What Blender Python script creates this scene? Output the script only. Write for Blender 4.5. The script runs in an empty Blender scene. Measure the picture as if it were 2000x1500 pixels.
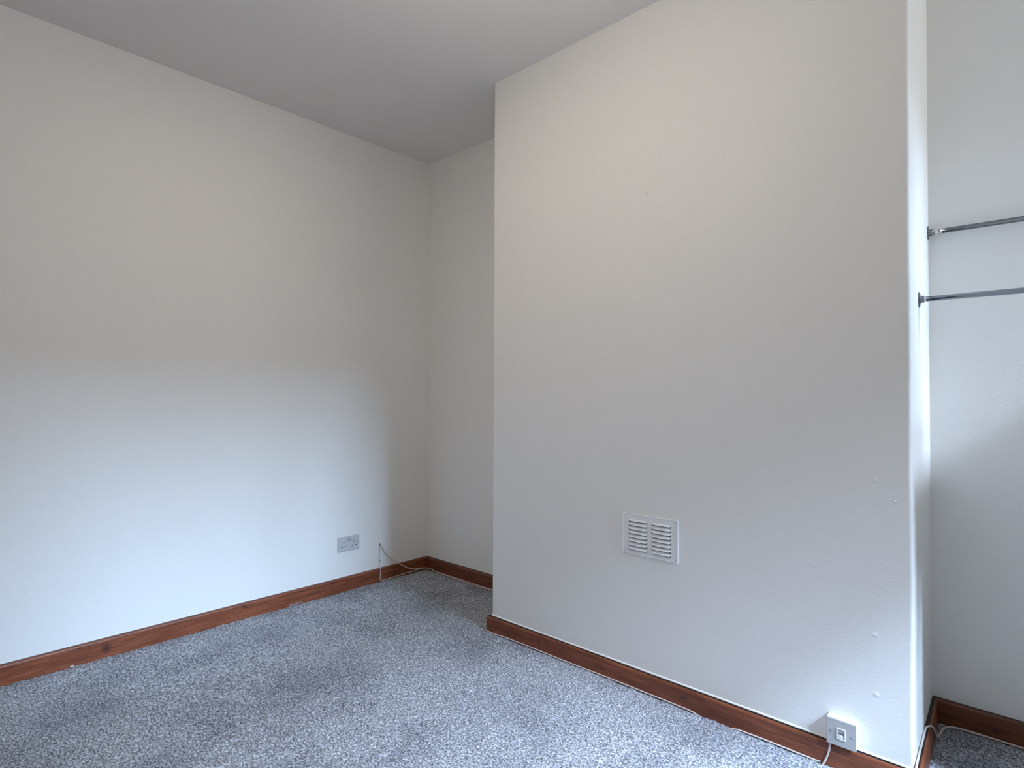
import bpy, bmesh, math, random
import numpy as np
from mathutils import Vector, Matrix, noise as mnoise
random.seed(4)
rng = np.random.default_rng(7)
S = bpy.context.scene
COL = S.collection

# ------------------------------------------------------------------ camera
cam_d = bpy.data.cameras.new('camera')
cam = bpy.data.objects.new('camera', cam_d)
COL.objects.link(cam)
R = Vector((0.742863648, 0.66943008, 0.00411928))
U = Vector((0.00847319, -0.01555512, 0.99984311))
F = Vector((-0.66938913, 0.7427122, 0.01722754))
M3 = Matrix((R, U, -F)).transposed()
cam.matrix_world = Matrix.Translation((2.86849, 0, 1.15)) @ M3.to_4x4()
cam_d.sensor_width = 36
cam_d.lens = 1093.4776 * 36 / 2000
cam_d.shift_x = 18.94 / 2000
cam_d.shift_y = 2.2455 / 2000
cam_d.clip_start = 0.01
S.camera = cam

# ------------------------------------------------------------------ view
S.view_settings.view_transform = 'Standard'
S.view_settings.look = 'None'
S.view_settings.gamma = 1
S.view_settings.exposure = 0
S.view_settings.use_curve_mapping = False
S.cycles.use_denoising = True
S.cycles.max_bounces = 12
S.cycles.diffuse_bounces = 8
S.cycles.sample_clamp_indirect = 6

# ------------------------------------------------------------------ world and lights
K_SKY = (.6, .8, 1.0)
K_A = (.78, 1.10, 1.52)      # low beam of daylight on to the chimney breast
K_B = (.62, .88, 1.25)      # wide soft daylight on to the left wall
K_C = (.10, .083, .068)      # ceiling lamp
K_D = (.025, .022, .018)      # added fill from behind the viewer
K_E = (.138, .140, .138)      # side window
K_F = (2.05, 2.6, 3.5)      # daylight on to the carpet
K_G = (.46, .425, .375)      # bare lamp
XW = 4.2                   # plane of the window wall
world = bpy.data.worlds.new('sky')
S.world = world
world.use_nodes = True
wn = world.node_tree.nodes
wl = world.node_tree.links
bg = wn['Background']
tc = wn.new('ShaderNodeTexCoord')
sep = wn.new('ShaderNodeSeparateXYZ')
rmp = wn.new('ShaderNodeValToRGB')
wl.new(tc.outputs['Generated'], sep.inputs[0])
wl.new(sep.outputs['Z'], rmp.inputs[0])
rmp.color_ramp.elements[0].position = 0.0
rmp.color_ramp.elements[0].color = (.10 * K_SKY[0], .10 * K_SKY[1], .10 * K_SKY[2], 1)
rmp.color_ramp.elements[1].position = 0.16
rmp.color_ramp.elements[1].color = (*K_SKY, 1)
wl.new(rmp.outputs[0], bg.inputs[0])
bg.inputs[1].default_value = 0.15


def sun(name, direction, color, strength, angle):
    l = bpy.data.lights.new(name, 'SUN')
    l.energy = strength
    l.color = color
    l.angle = math.radians(angle)
    o = bpy.data.objects.new(name, l)
    COL.objects.link(o)
    o.rotation_euler = Vector(direction).to_track_quat('-Z', 'Y').to_euler()
    o.location = (6, 0, 4)
    return o


def area(name, loc, target, sx, sy, color, energy, spread=180):
    l = bpy.data.lights.new(name, 'AREA')
    l.shape = 'RECTANGLE'
    l.size = sx
    l.size_y = sy
    l.energy = energy
    l.color = color
    l.spread = math.radians(spread)
    o = bpy.data.objects.new(name, l)
    COL.objects.link(o)
    o.location = loc
    o.rotation_euler = (Vector(target) - Vector(loc)).to_track_quat('-Z', 'Y').to_euler()
    return o


sun('daylight_high', (-.058, .034, -.067), K_A, 3.0, 5)
sun('daylight_low', (-4.2, .05, -1.66), K_B, 3.0, 16)
area('ceiling_lamp_glow', (1.15, .90, 2.64), (1.15, .90, 0), .26, .30, K_C, 40)
bpy.data.lights['ceiling_lamp_glow'].shape = 'DISK'
sun('daylight_mid', (-2.7, .30, -2.40), K_F, 3.0, 17)
l = bpy.data.lights.new('lamp_glow', 'POINT')
l.energy = 30
l.color = K_G
l.shadow_soft_size = .09
o = bpy.data.objects.new('lamp_glow', l)
COL.objects.link(o)
o.location = (1.9, .86, 2.28)
area('rear_fill', (2.3, -1.6, 1.3), (2.0, 2, 1.2), 1.2, 1.6, K_D, 60, 120)  # fill added to brighten the chimney breast and recess
area('side_window_daylight', (XW + .21, 2.25, 2.14), (0, 2.25, 2.14), .48, .84, K_E, 60)
po = area('sky_portal', (XW + .12, .94, 1.72), (0, .94, 1.72), 1.8, 1.55, (1, 1, 1), 1)
po.data.cycles.is_portal = True


# ------------------------------------------------------------------ materials
def mat(name, color, rough=.5, metal=0.0, bump=None, spec=None):
    m = bpy.data.materials.new(name)
    m.use_nodes = True
    n = m.node_tree.nodes
    b = n['Principled BSDF']
    b.inputs['Base Color'].default_value = (*color, 1)
    b.inputs['Roughness'].default_value = rough
    b.inputs['Metallic'].default_value = metal
    if spec is not None:
        b.inputs['Specular IOR Level'].default_value = spec
    if bump:
        add_bump(m, *bump)
    return m


def add_bump(m, scale, strength, dist=.002, detail=3, prev=None):
    n, l = m.node_tree.nodes, m.node_tree.links
    t = n.new('ShaderNodeTexCoord')
    ns = n.new('ShaderNodeTexNoise')
    ns.inputs['Scale'].default_value = scale
    ns.inputs['Detail'].default_value = detail
    bp = n.new('ShaderNodeBump')
    bp.inputs['Strength'].default_value = strength
    bp.inputs['Distance'].default_value = dist
    l.new(t.outputs['Object'], ns.inputs['Vector'])
    l.new(ns.outputs[0], bp.inputs['Height'])
    if prev:
        l.new(prev.outputs[0], bp.inputs['Normal'])
    l.new(bp.outputs[0], n['Principled BSDF'].inputs['Normal'])
    return bp


def wall_paint(name, color):
    m = mat(name, color, .62, spec=.35)
    b1 = add_bump(m, 9, .25, .004, 2)
    b2 = add_bump(m, 190, .30, .0014, 2, b1)
    n, l = m.node_tree.nodes, m.node_tree.links
    t = n.new('ShaderNodeTexCoord')
    ns = n.new('ShaderNodeTexNoise')
    ns.inputs['Scale'].default_value = 150
    ns.inputs['Detail'].default_value = 2
    l.new(t.outputs['Object'], ns.inputs['Vector'])
    mx = n.new('ShaderNodeMix')
    mx.data_type = 'RGBA'
    mx.inputs[6].default_value = (color[0] * .965, color[1] * .965, color[2] * .97, 1)
    mx.inputs[7].default_value = (min(1, color[0] * 1.03), min(1, color[1] * 1.03), min(1, color[2] * 1.03), 1)
    l.new(ns.outputs[0], mx.inputs[0])
    l.new(mx.outputs[2], n['Principled BSDF'].inputs['Base Color'])
    return m


M_WALL = wall_paint('wall_paint', (.80, .785, .75))
M_CEIL = wall_paint('ceiling_paint', (.75, .72, .69))
M_PLASTIC = mat('white_plastic', (.80, .80, .80), .35)
M_PLATE = mat('socket_plastic', (.54, .53, .54), .35)
M_FACE = mat('phone_plate', (.40, .39, .385), .4)
M_INNER = mat('jack_plastic', (.72, .72, .73), .35)
M_ROCKER = mat('rocker_plastic', (.36, .36, .40), .4)
M_BRIGHT = mat('gloss_white_plastic', (.88, .88, .88), .25)
M_METALW = mat('enamelled_metal', (.80, .80, .80), .4, bump=(60, .1))
M_LOUVRE = mat('enamelled_louvre', (.84, .84, .85), .35)
M_DARK = mat('dark_recess', (.03, .03, .03), .9)
M_BRASSY = mat('screw_steel', (.45, .44, .42), .35, 1.0)
M_CHROME = mat('chrome', (.16, .16, .17), .10, 1.0)
M_CHROME_D = mat('dull_chrome', (.22, .22, .23), .32, 1.0)
M_CHROME_L = mat('bright_chrome', (.62, .61, .59), .25, 1.0)
M_CABLE = mat('cable_sheath', (.62, .53, .49), .5)
M_CABLE_G = mat('painted_cable_sheath', (.52, .51, .49), .6)
M_SEAL = mat('sealant', (.84, .82, .78), .5)
M_TOP = mat('shaded_stain_edge', (.020, .009, .007), .6)  # stained top edge, with the shade along it put into the colour
M_DUST = mat('dusty_board_edge', (.13, .095, .085), .8)
M_PAPER = mat('paper', (.86, .86, .86), .8)
M_PLASTER = mat('bare_plaster', (.42, .40, .37), .9)


def wood(name, knots, tint=1.0):
    m = mat(name, (.15, .05, .03), .42)
    n, l = m.node_tree.nodes, m.node_tree.links
    t = n.new('ShaderNodeTexCoord')
    mp = n.new('ShaderNodeMapping')
    mp.inputs['Scale'].default_value = (2.2, 30, 30)
    l.new(t.outputs['Object'], mp.inputs['Vector'])
    ns = n.new('ShaderNodeTexNoise')
    ns.inputs['Scale'].default_value = 3.2
    ns.inputs['Detail'].default_value = 6
    ns.inputs['Roughness'].default_value = .65
    ns.inputs['Distortion'].default_value = .6
    l.new(mp.outputs[0], ns.inputs['Vector'])
    cr = n.new('ShaderNodeValToRGB')
    e = cr.color_ramp.elements
    e[0].position = .33
    e[0].color = (.105 * tint, .026 * tint, .009 * tint, 1)
    e[1].position = .70
    e[1].color = (.27 * tint, .085 * tint, .034 * tint, 1)
    k = e.new(.52)
    k.color = (.19 * tint, .052 * tint, .019 * tint, 1)
    l.new(ns.outputs[0], cr.inputs[0])
    # broad patches of redder and paler timber
    n2 = n.new('ShaderNodeTexNoise')
    n2.inputs['Scale'].default_value = 2.3
    l.new(t.outputs['Object'], n2.inputs['Vector'])
    mx = n.new('ShaderNodeMix')
    mx.data_type = 'RGBA'
    mx.blend_type = 'MULTIPLY'
    mx.inputs[0].default_value = .55
    c2 = n.new('ShaderNodeValToRGB')
    c2.color_ramp.elements[0].position = .35
    c2.color_ramp.elements[0].color = (.80, .74, .70, 1)
    c2.color_ramp.elements[1].position = .65
    c2.color_ramp.elements[1].color = (1.15, 1.12, 1.15, 1)
    l.new(n2.outputs[0], c2.inputs[0])
    l.new(cr.outputs[0], mx.inputs[6])
    l.new(c2.outputs[0], mx.inputs[7])
    last = mx.outputs[2]
    for kx, kz, rad, elong in knots:
        vm = n.new('ShaderNodeVectorMath')
        vm.operation = 'SUBTRACT'
        vm.inputs[1].default_value = (kx, 0, kz)
        l.new(t.outputs['Object'], vm.inputs[0])
        v2 = n.new('ShaderNodeVectorMath')
        v2.operation = 'MULTIPLY'
        v2.inputs[1].default_value = (1 / (rad * elong), 0, 1 / rad)
        l.new(vm.outputs[0], v2.inputs[0])
        v3 = n.new('ShaderNodeVectorMath')
        v3.operation = 'LENGTH'
        l.new(v2.outputs[0], v3.inputs[0])
        nn = n.new('ShaderNodeTexNoise')
        nn.inputs['Scale'].default_value = 120
        l.new(t.outputs['Object'], nn.inputs['Vector'])
        ad = n.new('ShaderNodeMath')
        ad.operation = 'MULTIPLY_ADD'
        ad.inputs[1].default_value = 1.6
        l.new(nn.outputs[0], ad.inputs[0])
        l.new(v3.outputs['Value'], ad.inputs[2])
        r = n.new('ShaderNodeMapRange')
        r.inputs['From Min'].default_value = 1.2
        r.inputs['From Max'].default_value = 2.1
        r.inputs['To Min'].default_value = .85
        r.inputs['To Max'].default_value = 0
        l.new(ad.outputs[0], r.inputs['Value'])
        mk = n.new('ShaderNodeMix')
        mk.data_type = 'RGBA'
        mk.inputs[7].default_value = (.045, .012, .009, 1)
        l.new(r.outputs[0], mk.inputs[0])
        l.new(last, mk.inputs[6])
        last = mk.outputs[2]
    l.new(last, n['Principled BSDF'].inputs['Base Color'])
    bp = n.new('ShaderNodeBump')
    bp.inputs['Strength'].default_value = .25
    bp.inputs['Distance'].default_value = .001
    l.new(ns.outputs[0], bp.inputs['Height'])
    l.new(bp.outputs[0], n['Principled BSDF'].inputs['Normal'])
    return m


def carpet_mat():
    m = mat('grey_carpet', (.3, .3, .32), .95, spec=.1)
    n, l = m.node_tree.nodes, m.node_tree.links
    t = n.new('ShaderNodeTexCoord')
    a = n.new('ShaderNodeTexNoise')
    a.inputs['Scale'].default_value = 150
    a.inputs['Detail'].default_value = 4
    a.inputs['Roughness'].default_value = .75
    l.new(t.outputs['Object'], a.inputs['Vector'])
    cr = n.new('ShaderNodeValToRGB')
    e = cr.color_ramp.elements
    e[0].position = .41
    e[0].color = (.110, .114, .124, 1)
    e[1].position = .62
    e[1].color = (.68, .70, .74, 1)
    k = e.new(.50)
    k.color = (.31, .322, .348, 1)
    l.new(a.outputs[0], cr.inputs[0])
    b = n.new('ShaderNodeTexNoise')
    b.inputs['Scale'].default_value = 3.0
    b.inputs['Detail'].default_value = 3
    b.inputs['Roughness'].default_value = .6
    l.new(t.outputs['Object'], b.inputs['Vector'])
    c2 = n.new('ShaderNodeValToRGB')
    c2.color_ramp.elements[0].position = .36
    c2.color_ramp.elements[0].color = (.74, .74, .76, 1)
    c2.color_ramp.elements[1].position = .55
    c2.color_ramp.elements[1].color = (1, 1, 1, 1)
    l.new(b.outputs[0], c2.inputs[0])
    mx = n.new('ShaderNodeMix')
    mx.data_type = 'RGBA'
    mx.blend_type = 'MULTIPLY'
    mx.inputs[0].default_value = 1
    l.new(cr.outputs[0], mx.inputs[6])
    l.new(c2.outputs[0], mx.inputs[7])
    l.new(mx.outputs[2], n['Principled BSDF'].inputs['Base Color'])
    return m


M_CARPET = carpet_mat()


# ------------------------------------------------------------------ helpers
def link(name, bm, m, parent=None, smooth=False):
    me = bpy.data.meshes.new(name)
    bmesh.ops.recalc_face_normals(bm, faces=bm.faces)
    bm.to_mesh(me)
    bm.free()
    if smooth:
        for p in me.polygons:
            p.use_smooth = True
    if m:
        me.materials.append(m)
    o = bpy.data.objects.new(name, me)
    COL.objects.link(o)
    if parent:
        o.parent = parent
    return o


def structure(o):
    o['kind'] = 'structure'
    return o


def empty(name, label, cat, loc, mat3=None, group=None):
    o = bpy.data.objects.new(name, None)
    COL.objects.link(o)
    o.empty_display_size = .05
    mw = Matrix.Translation(loc)
    if mat3:
        mw = mw @ mat3.to_4x4()
    o.matrix_world = mw
    o['label'] = label
    o['category'] = cat
    if group:
        o['group'] = group
    return o


def bx(bm, x0, x1, y0, y1, z0, z1, bev=0.0, seg=2):
    vs = [bm.verts.new((x, y, z)) for x in (x0, x1) for y in (y0, y1) for z in (z0, z1)]
    f = [(0, 1, 3, 2), (4, 6, 7, 5), (0, 4, 5, 1), (2, 3, 7, 6), (0, 2, 6, 4), (1, 5, 7, 3)]
    fs = [bm.faces.new([vs[i] for i in q]) for q in f]
    if bev:
        es = {e for fc in fs for e in fc.edges}
        bmesh.ops.bevel(bm, geom=list(es), offset=bev, segments=seg, affect='EDGES', profile=.5)
    return bm


def box(x0, x1, y0, y1, z0, z1, bev=0.0):
    return bx(bmesh.new(), x0, x1, y0, y1, z0, z1, bev)


def prism(poly, z0, z1, bevel_idx=(), bev=.004):
    bm = bmesh.new()
    lo = [bm.verts.new((x, y, z0)) for x, y in poly]
    hi = [bm.verts.new((x, y, z1)) for x, y in poly]
    n = len(poly)
    bm.faces.new(lo)
    bm.faces.new(hi)
    for i in range(n):
        bm.faces.new((lo[i], lo[(i + 1) % n], hi[(i + 1) % n], hi[i]))
    if bevel_idx:
        es = [e for e in bm.edges if any({lo[i], hi[i]} == set(e.verts) for i in bevel_idx)]
        bmesh.ops.bevel(bm, geom=es, offset=bev, segments=4, affect='EDGES', profile=.5)
    return bm


def lathe(profile, n=24):
    """profile of (r, z) revolved about local z, capped"""
    bm = bmesh.new()
    rings = []
    for r, z in profile:
        rings.append([bm.verts.new((r * math.cos(2 * math.pi * i / n), r * math.sin(2 * math.pi * i / n), z)) for i in range(n)])
    for a, b in zip(rings, rings[1:]):
        for i in range(n):
            bm.faces.new((a[i], a[(i + 1) % n], b[(i + 1) % n], b[i]))
    bm.faces.new(rings[0])
    bm.faces.new(rings[-1])
    return bm


def tube_bm(pts, r, n=8, sub=6):
    """smooth Catmull-Rom tube through pts"""
    P = [Vector(p) for p in pts]
    Q = []
    ext = [P[0] * 2 - P[1]] + P + [P[-1] * 2 - P[-2]]
    for i in range(1, len(ext) - 2):
        for s in range(sub):
            t = s / sub
            a, b, c, d = ext[i - 1], ext[i], ext[i + 1], ext[i + 2]
            Q.append(.5 * ((2 * b) + (c - a) * t + (2 * a - 5 * b + 4 * c - d) * t * t + (3 * b - a - 3 * c + d) * t ** 3))
    Q.append(P[-1])
    bm = bmesh.new()
    rings = []
    up = Vector((0, 0, 1))
    for i, q in enumerate(Q):
        t = (Q[min(i + 1, len(Q) - 1)] - Q[max(i - 1, 0)]).normalized()
        s = t.cross(up)
        if s.length < .05:
            s = t.cross(Vector((1, 0, 0)))
        s.normalize()
        u = s.cross(t)
        if rings and (s.dot(ls) < 0):
            s, u = -s, -u
        ls = s
        rings.append([bm.verts.new(q + s * r * math.cos(2 * math.pi * k / n) + u * r * math.sin(2 * math.pi * k / n)) for k in range(n)])
    for a, b in zip(rings, rings[1:]):
        # keep rings aligned
        off = min(range(n), key=lambda o: (a[0].co - b[o].co).length)
        for k in range(n):
            bm.faces.new((a[k], a[(k + 1) % n], b[(k + 1 + off) % n], b[(k + off) % n]))
    bm.faces.new(rings[0])
    bm.faces.new(rings[-1])
    return bm


# ------------------------------------------------------------------ plan of the room
H = 2.6921
YB, YC, YA = 2.439, 2.0137, 2.5338
XC, XR = 0.9919, 2.6616
aL = 0.0412
L0 = Vector((0, YB))
LD = Vector((-math.sin(aL), -math.cos(aL)))          # along the left wall, towards the viewer
NL = Vector((math.cos(aL), -math.sin(aL)))           # into the room
YF = -1.7                                            # rear wall
B1 = Vector((XC, YB + .0089 * XC))
C0 = Vector((XC, YC))
C1 = Vector((XR, YC - .0037 * (XR - XC)))
R1 = Vector((XR, YA))
A1 = Vector((XW, YA - .0062 * (XW - XR)))
LE = L0 + LD * ((YB - YF) / math.cos(aL))
T = .12

structure(link('floor', prism([(LE.x - .2, YF - .2), (XW + .2, YF - .2), (XW + .2, 2.75), (-.2, 2.75)], -.12, -.012), M_CARPET))
structure(link('ceiling', prism([(LE.x - .2, YF - .2), (XW + .2, YF - .2), (XW + .2, 2.75), (-.2, 2.75)], H, H + .12), M_CEIL))
o = L0 - LD * .3
structure(link('wall_left', prism([(o.x, o.y), (LE.x, LE.y), (LE.x - T, LE.y), (o.x - T, o.y)], -.02, H + .01), M_WALL))
structure(link('wall_recess', prism([(-.001, YB), (XC + .01, B1.y), (XC + .01, B1.y + T), (-.001, YB + T)], -.02, H + .01), M_WALL))


def breast():
    """chimney breast with softly worn vertical edges that wander a millimetre or so"""
    prof = []
    r = .008
    def arc(cx, cy, a0, a1):
        for i in range(5):
            a = a0 + (a1 - a0) * i / 4
            prof.append((cx + r * math.cos(a), cy + r * math.sin(a)))
    prof.append((C0.x, 2.75))
    arc(C0.x + r, C0.y + r, math.pi, 1.5 * math.pi)
    arc(C1.x - r, C1.y + r, 1.5 * math.pi, 2 * math.pi)
    prof.append((C1.x, 2.75))
    bm = bmesh.new()
    nz = 60
    rows = []
    for j in range(nz + 1):
        z = -.02 + (H + .03) * j / nz
        row = []
        for i, (x, y) in enumerate(prof):
            dx = 0
            if 1 <= i <= 5:
                dx = .0012 * mnoise.noise((z * 2.1, 0, 3))
            if 6 <= i <= 10:
                dx = .0022 * mnoise.noise((z * 2.6, 4, 1)) + .0008 * mnoise.noise((z * 14, 4, 1))
            row.append(bm.verts.new((x + dx, y, z)))
        rows.append(row)
    m = len(prof)
    for a, b in zip(rows, rows[1:]):
        for i in range(m - 1):
            bm.faces.new((a[i], a[i + 1], b[i + 1], b[i]))
        bm.faces.new((a[m - 1], a[0], b[0], b[m - 1]))
    bm.faces.new(rows[0])
    bm.faces.new(rows[-1])
    o = link('wall_chimney_breast', bm, M_WALL)
    for p in o.data.polygons:
        c = p.center
        if p.area < .01 and abs(p.normal.z) < .5:
            p.use_smooth = True
    return structure(o)


WB = breast()
# unseen block added right of the alcove to shade its floor and low walls
structure(link('wall_shade_block', box(3.12, XW + .01, 1.97, 2.545, -.02, 1.28, .006), M_WALL))
structure(link('wall_alcove', prism([(XR - .01, R1.y), (A1.x, A1.y), (A1.x, A1.y + T), (XR - .01, R1.y + T)], -.02, H + .01), M_WALL))
structure(link('wall_rear', prism([(LE.x - T, YF), (XW + T, YF), (XW + T, YF - T), (LE.x - T, YF - T)], -.02, H + .01), M_WALL))

# window wall with its opening
WY0, WY1, WZ0, WZ1 = .04, 1.84, .95, 2.50
VY0, VY1, VZ0, VZ1 = 1.98, 2.50, 1.70, 2.58
bm = bmesh.new()
bx(bm, XW, XW + .22, YF, WY0, -.02, H + .01)
bx(bm, XW, XW + .22, WY1, VY0, -.02, H + .01)
bx(bm, XW, XW + .22, VY1, 2.66, -.02, H + .01)
bx(bm, XW, XW + .22, VY0, VY1, -.02, VZ0)
bx(bm, XW, XW + .22, VY0, VY1, VZ1, H + .01)
bx(bm, XW, XW + .22, WY0, WY1, -.02, WZ0)
bx(bm, XW, XW + .22, WY0, WY1, WZ1, H + .01)
structure(link('wall_right', bm, M_WALL))
bm = bmesh.new()
fw = .05
bx(bm, XW + .1, XW + .16, WY0, WY0 + fw, WZ0, WZ1)
bx(bm, XW + .1, XW + .16, WY1 - fw, WY1, WZ0, WZ1)
bx(bm, XW + .1, XW + .16, WY0 + fw, WY1 - fw, WZ0, WZ0 + fw)
bx(bm, XW + .1, XW + .16, WY0 + fw, WY1 - fw, WZ1 - fw, WZ1)
win = structure(link('window_1', bm, M_BRIGHT))
link('window_sill', box(XW - .12, XW + .1, WY0 - .04, WY1 + .04, WZ0 - .03, WZ0, .004), M_BRIGHT, win)


# ------------------------------------------------------------------ skirting boards
def board_profile(s, t):
    """(offset from wall, height): square foot, rounded shoulder, small gap before the wall"""
    pr = [(t, -.015), (t, s - .012)]
    for i in range(1, 7):
        a = (math.pi / 2) * i / 6
        pr.append((t - .0075 + .0075 * math.cos(a), s - .012 + .010 * math.sin(a)))
    pr += [(.0090, s - .0022), (.0022, s - .0022), (.0, s - .0022), (.0, -.015)]
    return pr


def board(name, a, b, s, t=.018, ma=0, mb=0, knots=(), seal=.0, seal_t=.0035, tint=1.0, top_mat=None):
    """board along the wall from a to b (plan points); room is on the left of a->b... local x along, local y into room.
    ma / mb lengthen (+) or shorten (-) the front face at each end for the mitres"""
    a, b = Vector(a), Vector(b)
    d = (b - a).normalized()
    nrm = Vector((d.y, -d.x))                        # into the room = right of travel
    L = (b - a).length
    pr = board_profile(s, t)
    bm = bmesh.new()
    nx = max(2, int(L / .05))
    rows = []
    for i in range(nx + 1):
        u = i / nx
        row = []
        for off, z in pr:
            x0 = -ma * off / t
            x1 = L + mb * off / t
            x = x0 + (x1 - x0) * u
            w = .0008 * mnoise.noise((x * 3, s, 9)) if z > s * .5 else 0
            row.append(bm.verts.new((x, -off, z + w)))
        rows.append(row)
    m = len(pr)
    for p, q in zip(rows, rows[1:]):
        for i in range(m):
            bm.faces.new((p[i], p[(i + 1) % m], q[(i + 1) % m], q[i]))
    bm.faces.new(rows[0])
    bm.faces.new(rows[-1])
    o = structure(link(name, bm, wood('stained_pine_' + name, knots, tint)))
    ang = math.atan2(d.y, d.x)
    o.location = (a.x, a.y, 0)
    o.rotation_euler = (0, 0, ang)
    o.data.materials.append(top_mat or M_TOP)
    for i in range(nx):                              # the narrow flat along the top
        for k in (7, 8, 9):
            o.data.polygons[i * m + k].material_index = 1
    if seal:
        bm = bmesh.new()
        rows = []
        n2 = max(4, int(L / .02))
        for i in range(n2 + 1):
            x = L * i / n2
            w = .0007 * mnoise.noise((x * 22, 1, s))
            h = seal + .001 * mnoise.noise((x * 15, 5, s))
            row = [bm.verts.new(v) for v in ((x, .001, s - .0005), (x, -seal_t - w, s + .0008), (x, -seal_t * .7 - w, s + h * .6), (x, .001, s + h))]
            rows.append(row)
        for p, q in zip(rows, rows[1:]):
            for k in range(4):
                bm.faces.new((p[k], p[(k + 1) % 4], q[(k + 1) % 4], q[k]))
        bm.faces.new(rows[0])
        bm.faces.new(rows[-1])
        so = link('sealant_bead', bm, M_SEAL, o)
        so['label'] = 'thin white sealant line above the board'
    return o


t = .018
# travel with the room on the right-hand side
LS = L0 + LD * 3.6
Ll = 3.6
board('baseboard_left', LS, L0, .0824, knots=[(Ll - 1.765, .040, .021, .9), (Ll - 1.179, .062, .010, 1.1), (Ll - .689, .066, .010, 1.3), (Ll - 1.86, .066, .005, 1.3)], mb=-t, seal=.003, seal_t=.0012, tint=1.1, top_mat=M_DUST)
board('baseboard_recess', L0, B1, .0837, ma=-t, mb=-t, knots=[(.31, .05, .006, 1.5)], seal=.003, seal_t=.002, tint=.8)
board('baseboard_chimney_left', B1, C0, .076, ma=-t, mb=t, knots=[], tint=.9)
board('baseboard_chimney_front', C0, C1, .0745, ma=t, mb=t, knots=[(1.976 - XC, .038, .008, 2.2), (1.297 - XC, .040, .008, .9), (1.63 - XC, .03, .005, 2)], seal=.0065, seal_t=.004)
board('baseboard_chimney_right', C1, R1, .0825, ma=t, mb=-t, knots=[])
board('baseboard_alcove', R1, R1 + (A1 - R1) * (.46 / (XW - XR)), .0845, ma=-t, mb=0, knots=[(.17, .03, .008, 1.5)], tint=.75)

# ------------------------------------------------------------------ carpet pile (the visible part at pile scale)
def carpet():
    st = .0055
    xs = np.arange(-.2, 3.15, st)
    ys = np.arange(.05, 2.56, st)
    X, Y = np.meshgrid(xs, ys, indexing='ij')
    hgt = rng.normal(0, 1, X.shape)
    k = (hgt + np.roll(hgt, 1, 0) + np.roll(hgt, 1, 1) + np.roll(hgt, (1, 1), (0, 1))) / 2
    low = np.zeros_like(X)
    for _ in range(26):
        fx, fy = rng.uniform(-9, 9, 2)
        low += np.sin(fx * X + fy * Y + rng.uniform(0, 6.28))
    Z = .0013 * (.55 * hgt + .6 * k) + .00035 * low
    JX = X + rng.uniform(-.35, .35, X.shape) * st
    JY = Y + rng.uniform(-.35, .35, X.shape) * st
    # inside the room outline only
    left = -(YB - Y) * math.tan(aL)
    ok = (X > left + .003) & ~((X < XC + .004) & (Y > YB - .003)) & ~((X > XC - .0) & (X < XR) & (Y > YC)) & (Y < YA)
    idx = -np.ones(X.shape, dtype=np.int64)
    idx[ok] = np.arange(ok.sum())
    co = np.stack([JX[ok], JY[ok], Z[ok] - .001], 1)
    q = np.stack([idx[:-1, :-1], idx[1:, :-1], idx[1:, 1:], idx[:-1, 1:]], -1).reshape(-1, 4)
    q = q[(q >= 0).all(1)]
    me = bpy.data.meshes.new('carpet_pile')
    me.vertices.add(len(co))
    me.vertices.foreach_set('co', co.ravel())
    me.loops.add(len(q) * 4)
    me.loops.foreach_set('vertex_index', q.ravel().astype(np.int32))
    me.polygons.add(len(q))
    me.polygons.foreach_set('loop_start', np.arange(0, len(q) * 4, 4, dtype=np.int32))
    me.polygons.foreach_set('loop_total', np.full(len(q), 4, dtype=np.int32))
    me.polygons.foreach_set('use_smooth', np.ones(len(q), dtype=bool))
    me.update(calc_edges=True)
    me.materials.append(M_CARPET)
    o = bpy.data.objects.new('carpet_pile', me)
    COL.objects.link(o)
    o.parent = bpy.data.objects['floor']
    o['kind'] = 'stuff'
    # the rest of the room, plain
    bm = bmesh.new()
    bx(bm, LE.x - .1, XW + .01, YF - .01, .052, -.02, -.0005)
    bx(bm, 3.148, XW + .01, .052, 2.55, -.02, -.0005)
    o2 = link('carpet_border', bm, M_CARPET, bpy.data.objects['floor'])
    return o


carpet()

# tufts of carpet fluff caught on the left skirting
fl_root = None
def fluff(name, pos, n, spread, ln, label):
    bm = bmesh.new()
    for i in range(n):
        p = Vector(pos) + Vector((random.uniform(-1, 1) * .003, random.uniform(-1, 1) * spread, random.uniform(0, .004)))
        d = Vector((random.uniform(.1, .6), random.uniform(-.6, .6), random.uniform(.5, 1))).normalized() * ln * random.uniform(.5, 1)
        b2 = tube_bm([p, p + d * .5 + Vector((.001, 0, 0)), p + d + Vector((.002, random.uniform(-.003, .003), -.002))], .0007, 4, 2)
        me = bpy.data.meshes.new('t')
        b2.to_mesh(me)
        b2.free()
        bm.from_mesh(me)
        bpy.data.meshes.remove(me)
    o = link(name, bm, mat('fluff_fibre', (.5, .5, .54), .9))
    o['label'] = label
    o['category'] = 'carpet fluff'
    o['kind'] = 'stuff'
    return o


def onleft(s, off, z):
    p = L0 + LD * s + NL * off
    return (p.x, p.y, z)


fluff('carpet_fluff', onleft(.915, .021, .002), 34, .032, .016, 'small tuft of pale grey carpet fluff sticking up against the left skirting board')

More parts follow.
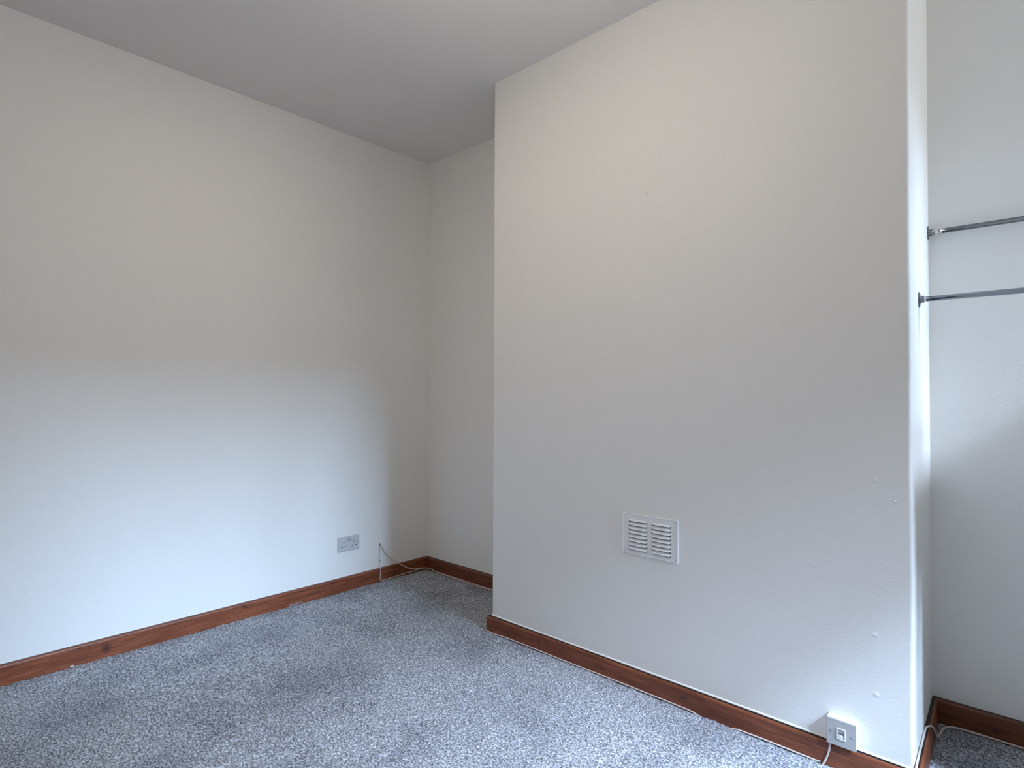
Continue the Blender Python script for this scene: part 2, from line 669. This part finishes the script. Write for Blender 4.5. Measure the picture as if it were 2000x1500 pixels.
# ------------------------------------------------------------------ small scrap of paper by the left skirting
bm = bmesh.new()
pts = [(-.007, -.003, 0), (.006, -.004, .001), (.007, .003, .003), (-.001, .005, .0015), (-.006, .003, .0005)]
lo = [bm.verts.new((x, y, z)) for x, y, z in pts]
hi = [bm.verts.new((x, y, z + .0008)) for x, y, z in pts]
bm.faces.new(lo)
bm.faces.new(hi)
for i in range(5):
    bm.faces.new((lo[i], lo[(i + 1) % 5], hi[(i + 1) % 5], hi[i]))
o = link('paper_scrap', bm, M_PAPER)
q = onleft(1.885, .024, .0035)
o.location = q
o.rotation_euler = (0, 0, 1.4)
o['label'] = 'tiny white paper scrap on the carpet against the left skirting board'
o['category'] = 'paper scrap'

# ------------------------------------------------------------------ frames for wall-mounted things
# local x = right along the wall (seen from the room), local y = out of the wall, local z = up -> columns of the matrix
def wallframe(right, out):
    return Matrix((right, out, Vector((0, 0, 1)))).transposed()


WF_LEFT = wallframe(Vector((-LD.x, -LD.y, 0)), Vector((NL.x, NL.y, 0)))
ac = -.0037
WF_FRONT = wallframe(Vector((math.cos(ac), math.sin(ac), 0)), Vector((math.sin(ac), -math.cos(ac), 0)))


def on_front(x, off=0.0, z=0.0):
    return Vector((x, YC + ac * (x - XC) - off, z))


def screw(parent, x, y, z, r=.0032, m=None, slot=0.4):
    bm = lathe([(r, -.001), (r, .0006), (r * .75, .0013)], 12)
    bmesh.ops.rotate(bm, verts=bm.verts, cent=(0, 0, 0), matrix=Matrix.Rotation(-math.pi / 2, 3, 'X'))
    o = link('screw', bm, m or M_BRASSY, parent)
    o.location = (x, y, z)
    sl = box(-r * .8, r * .8, .0010, .0016, -r * .14, r * .14)
    s = link('screw_slot', sl, M_DARK, o)
    s.rotation_euler = (0, slot, 0)
    return o


# ------------------------------------------------------------------ double socket on the left wall
s0 = L0 + LD * .582
sock = empty('double_socket', 'white double wall socket low on the left wall', 'socket', (s0.x, s0.y, .2725), WF_LEFT)
link('back_box', box(-.060, .060, -.004, .006, -.036, .036), M_DARK, sock)
link('faceplate', box(-.0695, .0695, .001, .010, -.0425, .0425, .0022), M_PLATE, sock)
for cx in (-.034, .034):
    for nm, dx, dz, w, h in (('earth_hole', 0, .006, .0048, .0085), ('pin_hole', -.0112, -.0155, .0078, .0052), ('pin_hole', .0112, -.0155, .0078, .0052)):
        c = link(nm, box(-w / 2, w / 2, .0095, .0103, -h / 2, h / 2), M_DARK, sock)
        c.location = (cx + dx, 0, dz)
for cx in (-.0085, .0085):
    b = link('rocker_switch', box(-.0058, .0058, 0, .0040, -.0095, .0095, .0012), M_ROCKER, sock)
    b.location = (cx, .0088, .0225)
    b.rotation_euler = (math.radians(9), 0, 0)
screw(sock, -.0603, .0098, 0, .0030)
screw(sock, .0603, .0098, 0, .0030)

# ------------------------------------------------------------------ louvred air vent on the chimney breast
vent = empty('air_vent', 'white metal louvred air vent on the chimney breast', 'air vent', on_front(1.832, 0, .6005), WF_FRONT)
vw, vh = .2325, .1565
bm = bmesh.new()


def plate_with_slots():
    """faceplate with 16 real slots"""
    xs = sorted({-vw / 2, vw / 2, -.0895, -.0085, .0085, .0895})
    zs = [-vh / 2]
    pitch = .01585
    z0 = .0525
    slots = [(z0 - i * pitch - .0068, z0 - i * pitch + .0025) for i in range(8)]
    for a, b in slots:
        zs += [a, b]
    zs.append(vh / 2)
    zs = sorted(zs)
    bm = bmesh.new()
    yf, yb = .0042, .0028
    vg = {}
    def v(i, j, y):
        k = (i, j, y)
        if k not in vg:
            vg[k] = bm.verts.new((xs[i], y, zs[j]))
        return vg[k]
    nxs, nzs = len(xs), len(zs)
    solid = lambda i, j: 0 <= i < nxs - 1 and 0 <= j < nzs - 1 and not (i in (1, 3) and any(abs(zs[j] - a) < 1e-9 for a, b in slots))
    for i in range(nxs - 1):
        for j in range(nzs - 1):
            if not solid(i, j):
                continue
            bm.faces.new((v(i, j, yf), v(i + 1, j, yf), v(i + 1, j + 1, yf), v(i, j + 1, yf)))
            bm.faces.new((v(i, j, yb), v(i, j + 1, yb), v(i + 1, j + 1, yb), v(i + 1, j, yb)))
            for (di, dj, p, q) in ((-1, 0, (i, j), (i, j + 1)), (1, 0, (i + 1, j), (i + 1, j + 1)), (0, -1, (i, j), (i + 1, j)), (0, 1, (i, j + 1), (i + 1, j + 1))):
                if not solid(i + di, j + dj):
                    bm.faces.new((v(*p, yf), v(*q, yf), v(*q, yb), v(*p, yb)))
    return bm, slots


bm, slots = plate_with_slots()
link('faceplate', bm, M_METALW, vent)
# turned-back rim
bm = bmesh.new()
rr = .0030
bx(bm, -vw / 2 - .0012, -vw / 2 + .003, 0, .0062, -vh / 2 - .0012, vh / 2 + .0012, .0010)
bx(bm, vw / 2 - .003, vw / 2 + .0012, 0, .0062, -vh / 2 - .0012, vh / 2 + .0012, .0010)
bx(bm, -vw / 2 + .003, vw / 2 - .003, 0, .0056, -vh / 2 - .0012, -vh / 2 + .0022, .0008)
bx(bm, -vw / 2 + .003, vw / 2 - .003, 0, .0056, vh / 2 - .0022, vh / 2 + .0012, .0008)
link('rim', bm, M_LOUVRE, vent)
link('backing', box(-.1, .1, .0002, .0010, -.062, .062), mat('vent_shade', (.22, .22, .22), .9), vent)


def louvre_mesh():
    """pressed hood: open downward, closed and rounded at both ends"""
    W = .081
    nx, nt = 18, 6
    bm = bmesh.new()
    rows = []
    for i in range(nx + 1):
        x = -W / 2 + W * i / nx
        e = min(1, min(x + W / 2, W / 2 - x) / .007)
        e = math.sin(max(.0, e) * math.pi / 2)
        row = []
        for j in range(nt + 1):
            a = j / nt
            y = .0040 + .0058 * e * math.sin(a * math.pi / 2)
            z = .0048 - .0072 * a * (.35 + .65 * e)
            row.append(bm.verts.new((x, y, z)))
        # lip: turn inwards for thickness
        row.append(bm.verts.new((x, .0034 + .0050 * e, .0048 - .0072 * (.35 + .65 * e) - .0003)))
        row.append(bm.verts.new((x, .0030, .0036)))
        rows.append(row)
    for p, q in zip(rows, rows[1:]):
        m = len(p)
        for k in range(m - 1):
            bm.faces.new((p[k], p[k + 1], q[k + 1], q[k]))
    return bm


lv = link('louvre', louvre_mesh(), M_LOUVRE, vent, smooth=True)
first = True
for cx in (-.049, .049):
    for a, b in slots:
        o = lv if first else lv.copy()
        if not first:
            COL.objects.link(o)
            o.parent = vent
        first = False
        o.location = (cx, 0, b - .0025)
for cx in (-.1075, .1075):
    for cz in (-.0705, .0705):
        screw(vent, cx, .0045, cz, .0036, M_LOUVRE, random.uniform(0, 3))

# ------------------------------------------------------------------ telephone extension box on the chimney skirting
tb = empty('telephone_socket', 'white square telephone extension socket on a surface box above the chimney skirting', 'phone socket', on_front(2.4845, 0, .1205), WF_FRONT)
bs = .0395
link('surface_box', box(-bs + .0005, bs - .0005, 0, .0275, -bs + .001, bs - .0005, .0012), M_BRIGHT, tb)
link('faceplate', box(-bs, bs, .0275, .0345, -bs, bs, .0014), M_FACE, tb)
bm = bmesh.new()
bx(bm, -.0125, -.0092, .0340, .0372, -.0175, .0165, .0006)
bx(bm, .0092, .0125, .0340, .0372, -.0175, .0165, .0006)
bx(bm, -.0092, .0092, .0340, .0372, .0135, .0165, .0006)
bx(bm, -.0092, .0092, .0340, .0372, -.0175, -.0145, .0006)
fr = link('jack_surround', bm, M_INNER, tb)
jk = link('jack', box(-.0092, .0092, .0340, .0352, -.0145, .0135), M_FACE, tb)
link('opening', box(-.0075, .0080, .0350, .0357, -.0015, .0045), mat('jack_shade', (.16, .16, .18), .7), jk)
link('shutter', box(-.0075, .0060, .0345, .0368, -.0125, -.0040,   .0008), M_INNER, jk)
link('slot', box(.0062, .0082, .0350, .0357, -.012, .0020), mat('jack_side_shade', (.20, .20, .22), .7), jk)
screw(tb, -.0275, .0342, .0, .0033, slot=.7)
screw(tb, .0290, .0342, -.0005, .0033, slot=.5)

# ------------------------------------------------------------------ hanging rails in the right alcove
def rail(y, z, r, label, sleeve=False):
    L = XW - XR
    rot = wallframe(Vector((0, -1, 0)), Vector((1, 0, 0)))      # local y runs along the rail (+x)
    t = empty('hanging_rail', label, 'hanging rail', (XR, y, z), rot, 'hanging rails across the right alcove')
    def rev(name, prof, m, n=28):
        bm = lathe(prof, n)
        bmesh.ops.rotate(bm, verts=bm.verts, cent=(0, 0, 0), matrix=Matrix.Rotation(-math.pi / 2, 3, 'X'))
        return link(name, bm, m, t, smooth=False)
    for end in (0, 1):
        s = (lambda v: v) if not end else (lambda v: L - v)
        rev('wall_flange', [(.0235, s(-.001)), (.0245, s(.0015)), (.0235, s(.0035)), (.0150, s(.0045)), (.0145, s(.0050))], M_CHROME_D)
        rev('socket_cup', [(r + .0032, s(.0045)), (r + .0032, s(.0130)), (r + .0018, s(.0150))], M_CHROME_D)
    tube = rev('tube', [(r, .003), (r, L - .003)], M_CHROME, 36)
    for p in tube.data.polygons:
        p.use_smooth = len(p.vertices) == 4
    if sleeve:
        sl = rev('end_sleeve', [(r + .0006, .015), (r + .0006, .042)], M_CHROME_L, 36)
        for p in sl.data.polygons:
            p.use_smooth = len(p.vertices) == 4
    else:
        rev('end_sleeve', [(r + .0005, .015), (r + .0005, .020)], M_CHROME_L, 36)
    return t


rail(2.508, 1.737, .0085, 'upper chrome hanging rail close to the alcove back wall', True)
rail(2.214, 1.459, .0084, 'lower chrome hanging rail nearer the front of the right alcove')

# ------------------------------------------------------------------ cables
def cable(name, pts, r, label, m=M_CABLE, group=None):
    o = link(name, tube_bm(pts, r, 10, 7), m, None, smooth=True)
    o['label'] = label
    o['category'] = 'cable'
    if group:
        o['group'] = group
    return o


cr = .0024
# from the wall hole straight down the left skirting, then along its foot to the corner
cA = cable('telephone_cable', [onleft(.366, -.006, .219), onleft(.366, .004, .216), onleft(.3665, .0045, .19), onleft(.3675, .0040, .12), onleft(.3685, .006, .093),
                   onleft(.3715, .0220, .080), onleft(.3730, .0225, .05), onleft(.3725, .0225, .018), onleft(.362, .023, .008), onleft(.345, .0235, .0065),
                   onleft(.24, .0225, .010), onleft(.12, .0225, .012), onleft(.065, .024, .016), onleft(.040, .026, .016)], cr,
           'pale cable dropping straight down from the wall hole then along the left skirting foot')
cB = cable('telephone_cable', [onleft(.360, -.006, .221), onleft(.358, .004, .217), onleft(.334, .010, .172), onleft(.298, .014, .135), onleft(.245, .022, .092),
                   onleft(.186, .027, .052), onleft(.130, .030, .030), onleft(.08, .029, .021), (.050, 2.405, .018), (.085, 2.412, .014), (.12, 2.413, .009),
                   (.20, 2.4175, .0065), (.34, 2.4185, .006), (.50, 2.4170, .006), (.66, 2.420, .006), (.965, 2.4215, .006)], cr,
           'pale cable curving diagonally from the wall hole over the skirting and round the recess')
cable('telephone_cable', [(.14, 2.411, .0055), (.30, 2.4120, .0048), (.45, 2.4020, .0050), (.60, 2.4095, .006), (.80, 2.4165, .006), (.965, 2.416, .006)], .0018,
      'second thin pale cable lying beside the first along the recess skirting foot')
w0 = L0 + LD * .364
hole = empty('cable_hole', 'small rough cable hole in the left wall right of the socket', 'cable hole', (w0.x, w0.y, .2215), WF_LEFT)
bm = bmesh.new()
ring = []
for k in range(12):
    a = 2 * math.pi * k / 12
    r1 = .0078 + random.uniform(-.0015, .002)
    ring.append(((math.cos(a) * r1, .0006, math.sin(a) * r1 * 1.15), (math.cos(a) * .0050, .0012, math.sin(a) * .0055)))
o_ = [bm.verts.new(p[0]) for p in ring]
i_ = [bm.verts.new(p[1]) for p in ring]
for k in range(12):
    bm.faces.new((o_[k], o_[(k + 1) % 12], i_[(k + 1) % 12], i_[k]))
link('chipped_edge', bm, M_PLASTER, hole)
bm = lathe([(.0050, -.002), (.0050, .0009)], 12)
bmesh.ops.rotate(bm, verts=bm.verts, cent=(0, 0, 0), matrix=Matrix.Rotation(-math.pi / 2, 3, 'X'))
link('bore', bm, M_DARK, hole)
# clip holding the vertical run
w1 = L0 + LD * .3625
clip = empty('cable_clip', 'small cable clip on the vertical cable below the wall hole', 'cable clip', (w1.x, w1.y, .124), WF_LEFT)
link('clip_body', box(-.006, .002, .0, .0078, -.0035, .0035, .0012), M_PLASTER, clip)
bm = lathe([(.0016, .002), (.0016, .0082), (.0026, .0084), (.0024, .0094)], 10)
bmesh.ops.rotate(bm, verts=bm.verts, cent=(0, 0, 0), matrix=Matrix.Rotation(-math.pi / 2, 3, 'X'))
nl = link('nail', bm, M_BRASSY, clip)
nl.location = (.0035, 0, 0)

# along the foot of the chimney skirting
yk = lambda x: YC + ac * (x - XC) - .018 - .0030
pts = [(XC - .0195, YC + .06, .0035), (XC - .0205, YC + .01, .0035), (XC - .016, YC - .0205, .0030)]
for x, dz, dy in ((1.03, .0028, -.003), (1.08, .0040, -.0015), (1.14, .0045, 0), (1.30, .005, 0), (1.42, .0045, -.001), (1.55, .005, 0), (1.69, .0055, 0), (1.85, .005, 0), (1.96, .0045, 0), (2.01, .0025, 0), (2.035, -.003, 0), (2.07, -.008, 0), (2.12, -.009, 0), (2.15, -.003, 0), (2.175, .003, 0),
                  (2.24, .0048, 0), (2.33, .005, 0), (2.405, .0045, 0), (2.425, .006, 0)):
    pts.append((x, yk(x) + dy, dz))
cable('telephone_cable', pts, .0026, 'white cable tucked along the foot of the chimney breast skirting')
cable('telephone_cable', [on_front(2.4535, .012, .088), on_front(2.4525, .021, .078), on_front(2.4515, .0225, .065), on_front(2.4485, .0225, .048), on_front(2.4425, .0225, .027),
                          on_front(2.4355, .0235, .009), on_front(2.431, .024, .001)], .0030,
      'short white cable from the telephone socket down over the skirting to the carpet')
# over the top of the return skirting and into the alcove
cable('telephone_cable', [(XR + .0045, 1.985, .0815), (XR + .0045, 2.03, .0875), (XR + .0042, 2.08, .0880), (XR + .0042, 2.16, .0875), (XR + .0042, 2.235, .0875), (XR + .006, 2.262, .0890),
                          (XR + .015, 2.285, .0870), (XR + .0215, 2.305, .0720), (XR + .0215, 2.355, .035), (XR + .023, 2.393, .0085), (XR + .028, 2.425, .0050),
                          (XR + .034, 2.462, .0075), (XR + .050, 2.490, .0085), (XR + .075, 2.502, .008), (XR + .12, 2.506, .0075), (XR + .24, 2.5075, .0065), (XR + .44, 2.5055, .006)], .0030,
      'pale cable running over the return skirting and along the right alcove floor')

# ------------------------------------------------------------------ blemishes in the chimney plaster (parts of that wall)
def mound(x, z, r, hgt, m, name='plaster_bump'):
    bm = bmesh.new()
    n = 18
    rings = []
    top = bm.verts.new((0, -hgt, 0))
    for i in range(1, 9):
        q = i / 8
        row = []
        for k in range(n):
            a = 2 * math.pi * k / n
            rr = r * q * 1.5 * (1 + .22 * mnoise.noise(Vector((math.cos(a) * 1.3, math.sin(a) * 1.3, x * 9 + z * 5))))
            row.append(bm.verts.new((math.cos(a) * rr, -hgt * math.exp(-4.2 * q * q) + (.0003 if i == 8 else 0), math.sin(a) * rr * .85)))
        rings.append(row)
    for k in range(n):
        bm.faces.new((top, rings[0][k], rings[0][(k + 1) % n]))
    for p, q in zip(rings, rings[1:]):
        for k in range(n):
            bm.faces.new((p[k], p[(k + 1) % n], q[(k + 1) % n], q[k]))
    o = link(name, bm, m, WB, smooth=True)
    o.location = on_front(x, .0001, z)
    return o


for x, z, r in ((2.573, .897, .007), (2.567, .434, .008), (2.571, .257, .008), (2.62, .84, .004), (2.50, .17, .004)):
    mound(x, z, r, .0014, M_WALL)
mound(1.824, 1.947, .0018, .0004, M_PLASTER, 'nail_hole')
mound(1.817, 1.947, .0011, .0003, M_PLASTER, 'nail_hole')
